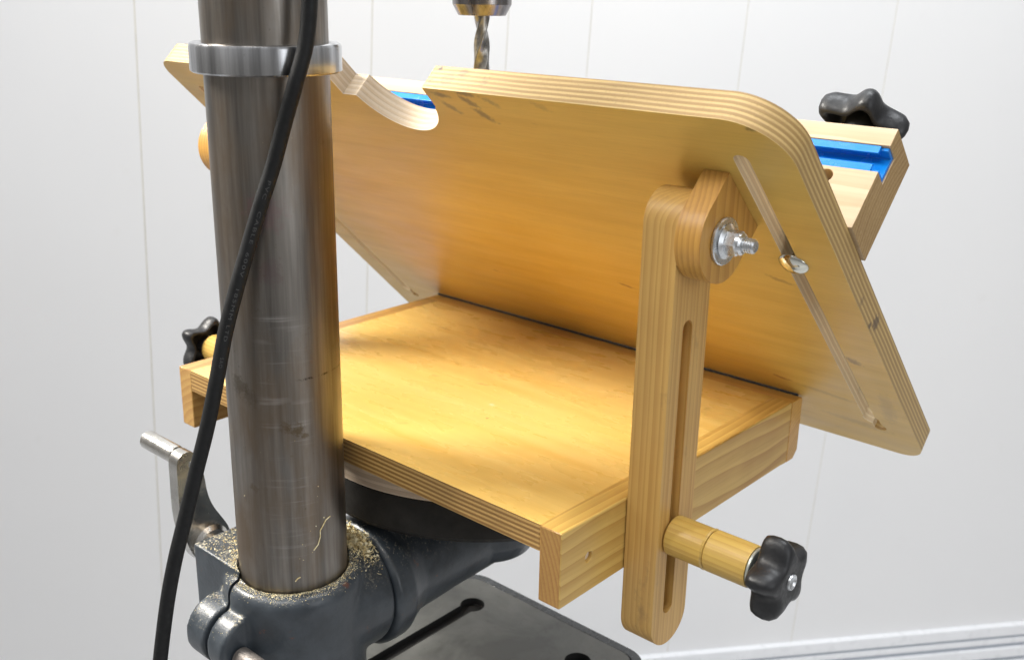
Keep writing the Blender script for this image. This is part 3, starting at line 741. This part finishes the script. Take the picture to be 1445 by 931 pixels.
def star_knob(name, R0=26.5, H=19, parent=None, lobes=5):
    """five-lobed plastic knob, hollow below, axis +Z from the hollow side; returned around the origin"""
    mb_ = Mesh()
    prof = [(0, H - 1.5, 0), (5, H - 1.0, 0), (9, H - .6, .05), (14, H - 0.3, .35), (19, H - 0.8, .8), (23, H - 2.6, 1), (25.6, H - 6.0, 1), (26.3, H - 10, 1), (25.9, H - 14.5, 1), (24.6, H - 17.6, 1),
            (22.8, H - 18.6, 1), (21.0, H - 18.2, 1), (19.6, H - 15.5, .95), (17.5, H - 10.5, .8), (12, H - 9.2, .3), (9.2, H - 9.6, 0), (8.8, -2, 0), (8.2, -2.6, 0), (0, -2.6, 0)]
    k0 = R0 / 26.3
    def rf(a, i):
        w = prof[i][2]; c = math.cos(lobes * a)
        lobe = 0.83 + 0.17 * c + 0.02 * math.cos(2 * lobes * a)
        return 1 - w + w * lobe
    mb_.lathe([(p[0] * k0, p[1]) for p in prof], n=100, rf=rf)
    o = mb_.build(name, M_blackp, parent, smooth=75); return o
def orient(o, parent, pos, axis, spin):
    z = Vector(axis).normalized(); x_ = Vector((0, 0, 1)) - z * z.z
    if x_.length < 0.2: x_ = Vector((1, 0, 0)) - z * z.x
    x_.normalize(); y_ = z.cross(x_)
    Mx = Matrix((x_, y_, z)).transposed() @ Matrix.Rotation(spin, 3, 'Z')
    o.parent = parent; o.rotation_euler = Mx.to_euler(); o.location = Vector(pos) * S - offset(parent)

SY, SZ = -214.3, -23.0
def spacer(x0, x1, r, lip):
    m_ = Mesh(); m_.lathe([(0, x0), (r - 0.9, x0), (r, x0 + 1), (r, x1 - 1.2 - lip), (r + lip * .5, x1 - 1.2), (r - .3, x1), (0, x1)], (0, SY, SZ), axis=0, n=56)
    return m_.build('spacer', M_dowel, jig, smooth=40)
sp1 = spacer(424.8, 452.0, 12.7, 0.8); sp2 = spacer(452.2, 480.6, 12.9, 0.0)
ww = Mesh(); ww.lathe([(3, 480.8), (11.9, 480.8), (12.2, 481.2), (12.2, 482.4), (11.8, 482.8), (3, 482.8), (3, 480.8)], (0, SY, SZ), axis=0, n=48)
wsh = ww.build('spacer_washer', M_washer, jig)
kn = star_knob('clamp_knob', 25.5, 19.5); orient(kn, jig, (485.6, SY, SZ), (1, 0, 0), R(6))
ins = Mesh(); ins.lathe([(0, 18.2), (2.6, 18.3), (3.4, 18.9), (4.1, 19.7), (4.6, 19.7), (4.9, 19.2), (4.9, 15), (0, 15)], n=28)
io = ins.build('threaded_insert', M_zinc); io.parent = kn
rod = Mesh(); rod.cyl((0, SY, SZ), 3.2, 384, 487, axis=0, n=16); rod.build('clamp_stud', M_zinc, jig)
# left clamp, seen beside the column
for src, dx in ((sp1, None),):
    m_ = Mesh(); m_.lathe([(0, -24.9), (11.8, -24.9), (12.7, -26), (12.7, -75), (12, -76.5), (0, -76.5)], (0, SY, SZ), axis=0, n=48)
    m_.build('spacer', M_dowel, jig)
kn2 = star_knob('clamp_knob', 26.5, 19.5); orient(kn2, jig, (-79, SY, SZ), (-1, 0, 0), R(20))
rod = Mesh(); rod.cyl((0, SY, SZ), 3.2, -80, 16, axis=0, n=16); rod.build('clamp_stud', M_zinc, jig)

# ------------------------------------------------------------------ fence with its blue track, clamped on the tilted top
ex, eo, es = Vector((1, 0, 0)), Vector((0, math.sin(T), math.cos(T))), Vector((0, -math.cos(T), math.sin(T)))
def pl(x_, s_, o_): return ex * x_ + es * s_ + eo * o_
FX0, FX1, FS0, FS1, FO0, FO1 = -70.0, 487.0, 191.0, 225.4, 18.7, 90.0
fence = thing('fence', 'pale wooden fence board with blue track set across the raised side of the tilted top', 'fence', pl(200, 208, 18.6))
def tpart(mb_, name, mats, parent, **k):
    o = mb_.build(name, mats, None, **k); o.parent = parent; o.rotation_euler = (-T, 0, 0); o.location = -offset(parent); return o
fb = Mesh()    # local (x, y=-s, o); section in (y,z): y from -FS1 (front) to -FS0 (back), groove for the track
y0, y1 = -FS1, -FS0
sec = [(y0, FO0), (y1, FO0), (y1, FO1), (y0, FO1), (y0, 77.3), (y0 + 12.2, 77.3), (y0 + 12.2, 58.6), (y0, 58.6)]
fb.prism(sec, FX0, FX1, axis=0, mi_cap=1)
fbo = tpart(fb, 'fence_board', [M_fence, M_fence_end], fence, bevel=0.7)
tr = Mesh()
yf = y0 + 0.6
tsec = [(y0 + 12, 58.8), (y0 + 12, 77.1), (yf + 1.6, 77.1), (yf + 1.6, 75), (y0 + 9.8, 75), (y0 + 9.8, 60.9), (yf + 1.6, 60.9), (yf + 1.6, 58.8)]
tr.prism(tsec, FX0 + 1, FX1 - 0.9, axis=0)
for za, zb in ((71.9, 77.1), (58.8, 64.0)): tr.box((FX0 + 1, yf, za), (FX1 - 5.5, yf + 1.61, zb))
tpart(tr, 't_slot_track', M_blue, fence, bevel=0.25)
cut_ = Mesh(); cut_.cyl((457.0, y0, 51.5), 4.6, -3, 14, axis=1, n=32)
cs_ = cut_.build('tmp_cut', M_fence); cs_.rotation_euler = (-T, 0, 0)
while fbo.modifiers: fbo.modifiers.remove(fbo.modifiers[0])
b_ = fbo.modifiers.new('b', 'BOOLEAN'); b_.operation = 'DIFFERENCE'; b_.object = cs_; b_.solver = 'EXACT'
bpy.context.view_layer.update(); dg = bpy.context.evaluated_depsgraph_get()
me = bpy.data.meshes.new_from_object(fbo.evaluated_get(dg)); me.name = 'fence_board'
fbo.modifiers.clear(); fbo.data = me; bpy.data.objects.remove(cs_)
me.polygons.foreach_set('use_smooth', [True] * len(me.polygons)); me.set_sharp_from_angle(angle=R(35))
b_ = fbo.modifiers.new('bevel', 'BEVEL'); b_.width = 0.0005; b_.segments = 2; b_.limit_method = 'ANGLE'; b_.angle_limit = R(40); b_.harden_normals = True
kf = star_knob('fence_knob', 28.5, 19.5); orient(kf, fence, pl(453.4, 206.0, 97.5), tuple(eo), R(22))
cb = Mesh(); cb.lathe([(0, -4.6), (3, -4.3), (6, -3.3), (8.4, -1.8), (9.6, -0.4), (9.6, 0.0), (0, 0.0)], (453.4, -205.6, -0.1), n=40)
cb.cyl((453.4, -205.6, 0), 3.1, 0, 100, n=16)
tpart(cb, 'carriage_bolt', M_dome, fence, smooth=50)

# ------------------------------------------------------------------ power cord in front of the column, with its print
def catmull(P, n=14):
    P = [Vector(p) for p in P]; P = [P[0] * 2 - P[1]] + P + [P[-1] * 2 - P[-2]]; o = []
    for i in range(1, len(P) - 2):
        for k in range(n):
            t = k / n
            o.append(0.5 * ((2 * P[i]) + (P[i + 1] - P[i - 1]) * t + (2 * P[i - 1] - 5 * P[i] + 4 * P[i + 1] - P[i + 2]) * t * t + (-P[i - 1] + 3 * P[i] - 3 * P[i + 1] + P[i + 2]) * t ** 3))
    o.append(P[-2]); return o
vdir = Vector((CXc - CAMP.x, CYc - CAMP.y, 0)).normalized()
def on_plane(px, py, off):
    d = pray(px, py); P0 = Vector((CXc, CYc, 0)) - vdir * off; k = (P0 - CAMP).dot(vdir) / d.dot(vdir); return CAMP + d * k
CPX = [(440, -70, 50), (437.5, -5, 50.3), (432, 60, 50.6), (417, 118, 50.8), (401, 175, 47), (386, 232, 44), (367, 292, 43.5), (350, 350, 43.5), (333, 410, 45), (318, 470, 47), (306, 535, 50), (293, 600, 52), (277, 665, 54), (261.5, 730, 56), (247, 790, 58), (236, 850, 60), (226, 931, 60), (219, 1010, 60)]
cpath = catmull([on_plane(*c) for c in CPX])
last = cpath[-1]
cpath += [last + Vector((-6, -8, -60)), last + Vector((-14, -14, -140)), last + Vector((-20, -10, -230))]
cb_ = Mesh(); CRAD = 4.5
cb_.tube(cpath, CRAD, n=28)
cord = thing('power_cord', 'black rubber power cord with faint grey print hanging in front of the steel column', 'power cord', cpath[-1])
cb_.build('cord_sheath', M_rubber, cord)
# lettering wrapped on the sheath, reading down the cord
al = [0.0]
for a, b in zip(cpath[:-1], cpath[1:]): al.append(al[-1] + (b - a).length)
def along(d):
    for i in range(len(al) - 1):
        if al[i + 1] >= d:
            t = (d - al[i]) / (al[i + 1] - al[i]); return cpath[i].lerp(cpath[i + 1], t), (cpath[min(i + 2, len(cpath) - 1)] - cpath[max(i - 1, 0)]).normalized()
    return cpath[-1], Vector((0, 0, -1))
def length_at(py):
    best = min(range(len(cpath)), key=lambda i: abs(PCY - FPX * (cpath[i] - CAMP).dot(UPn) / (cpath[i] - CAMP).dot(FWn) - py)); return al[best]
pm = Mesh()
for word, ya, yb in (('PVC', 254, 279), ('CABLE', 297, 340), ('600V', 356, 389), ('185MM', 406, 447), ('LTD', 458, 478), ('SAO', 502, 518)):
    vs, fs = text_mesh(word, 2.9, 1.25)
    x0_, x1_ = min(v[0] for v in vs), max(v[0] for v in vs); da, db = length_at(ya), length_at(yb)
    out_ = []
    for x_, y_, _ in vs:
        p, t = along(da + (x_ - x0_) / (x1_ - x0_) * (db - da))
        w = (CAMP - p); w = (w - t * w.dot(t)).normalized(); side = w.cross(t).normalized()
        if side.dot(RTn) < 0: side = -side          # tops of the letters face right
        an = (y_ + 0.6) / CRAD
        out_.append(p + (w * math.cos(an) + side * math.sin(an)) * (CRAD + 0.04))
    pm.add(out_, fs)
pm.build('cord_print', M_print, cord, weld=False)

# ------------------------------------------------------------------ sawdust lying on the bracket
rnd = random.Random(3)
dm = Mesh()
def flake(p, sz, up=Vector((0, 0, 1))):
    a = Vector((rnd.gauss(0, 1), rnd.gauss(0, 1), rnd.gauss(0, .35))).normalized(); b = a.cross(Vector((rnd.gauss(0, .5), rnd.gauss(0, .5), 1))).normalized()
    k = 0.3 + rnd.random() * .7
    q = [p + a * sz * .5, p + b * sz * .5 * k, p - a * sz * .5, p - b * sz * .5 * k, p + up * sz * .35]
    dm.add(q, [(0, 1, 4), (1, 2, 4), (2, 3, 4), (3, 0, 4), (3, 2, 1, 0)])
def curl(p, rad, wd):
    a = Vector((rnd.gauss(0, 1), rnd.gauss(0, 1), rnd.gauss(0, .3))).normalized(); u = Vector((0, 0, 1)).cross(a).normalized(); w = a.cross(u)
    n_ = 9; tot = rnd.uniform(2.5, 5.2); vs_ = []; ph = rnd.random() * 6
    for i in range(n_):
        th = ph + tot * i / (n_ - 1); r_ = rad * (1 - .35 * i / n_)
        c_ = p + u * r_ * math.cos(th) + w * r_ * math.sin(th) + a * (i * wd * .12)
        vs_ += [c_, c_ + a * wd * (0.6 + .4 * math.sin(i))]
    dm.add(vs_, [(2 * i, 2 * i + 1, 2 * i + 3, 2 * i + 2) for i in range(n_ - 1)])
from mathutils.bvhtree import BVHTree
bv = BVHTree.FromObject(bracket, bpy.context.evaluated_depsgraph_get())
off_ = Vector(bracket.location) + Vector(press.location)
def drop(x_, y_):
    h = bv.ray_cast(Vector((x_, y_, 100)) * S - off_, Vector((0, 0, -1)))
    if h[0] is None: return None
    P = (h[0] + off_) / S
    return P if P.z > -180 and h[1].z > 0.3 else None
def scatter(n_, fx, lo, hi):
    for _ in range(n_):
        x_, y_ = fx(); P = drop(x_, y_)
        if P: flake(P + Vector((0, 0, .15)), rnd.uniform(lo, hi))
def rim():
    a = rnd.uniform(0, 2 * PI); r_ = CR + abs(rnd.gauss(0, 3.6)) + .5; return CXc + r_ * math.cos(a), CYc + r_ * math.sin(a)
scatter(3000, rim, 0.35, 1.1)
scatter(900, lambda: (rnd.uniform(133, 182), rnd.gauss(-346, 13)), 0.4, 1.6)
scatter(260, lambda: (rnd.uniform(160, 209), rnd.gauss(-380, 9)), 0.3, 0.9)
scatter(2400, lambda: (rnd.gauss(209, 9), rnd.gauss(-292, 4.0)), 0.5, 1.9)
for _ in range(170):
    P = drop(rnd.gauss(212, 9), rnd.gauss(-290, 4))
    if P: curl(P + Vector((0, 0, rnd.uniform(.5, 2.5))), rnd.uniform(0.8, 2.6), rnd.uniform(1.0, 2.8))
for _ in range(14):
    P = drop(rnd.gauss(168, 6), rnd.gauss(-350, 6))
    if P: curl(P + Vector((0, 0, rnd.uniform(.5, 1.5))), rnd.uniform(1.0, 2.4), rnd.uniform(1.5, 3))
def strand(P, r_):
    pts_ = [on_column(x_, y_, CR + .35) for x_, y_ in P]; dm.tube(pts_, r_, n=6)
strand([(443, 776), (449, 768), (452, 757), (452, 748), (456, 741), (460, 733), (466, 728)], 0.34)
strand([(417, 820), (420, 816), (424, 814)], 0.4)
for (x_, y_) in ((438, 749), (446, 742), (457, 730), (431, 770), (427, 768), (448, 700), (449, 686), (346, 705), (345, 699), (441, 779), (470, 728), (423, 788), (428, 790), (416, 622), (486, 532), (487, 571)):
    flake(on_column(x_, y_, CR + .2), rnd.uniform(0.7, 1.3))
so = dm.build('sawdust', M_dust, weld=False, smooth=20)
so['kind'] = 'stuff'; so['label'] = 'yellow sawdust and wood curls lying on the blue grey bracket round the column'; so['category'] = 'sawdust'
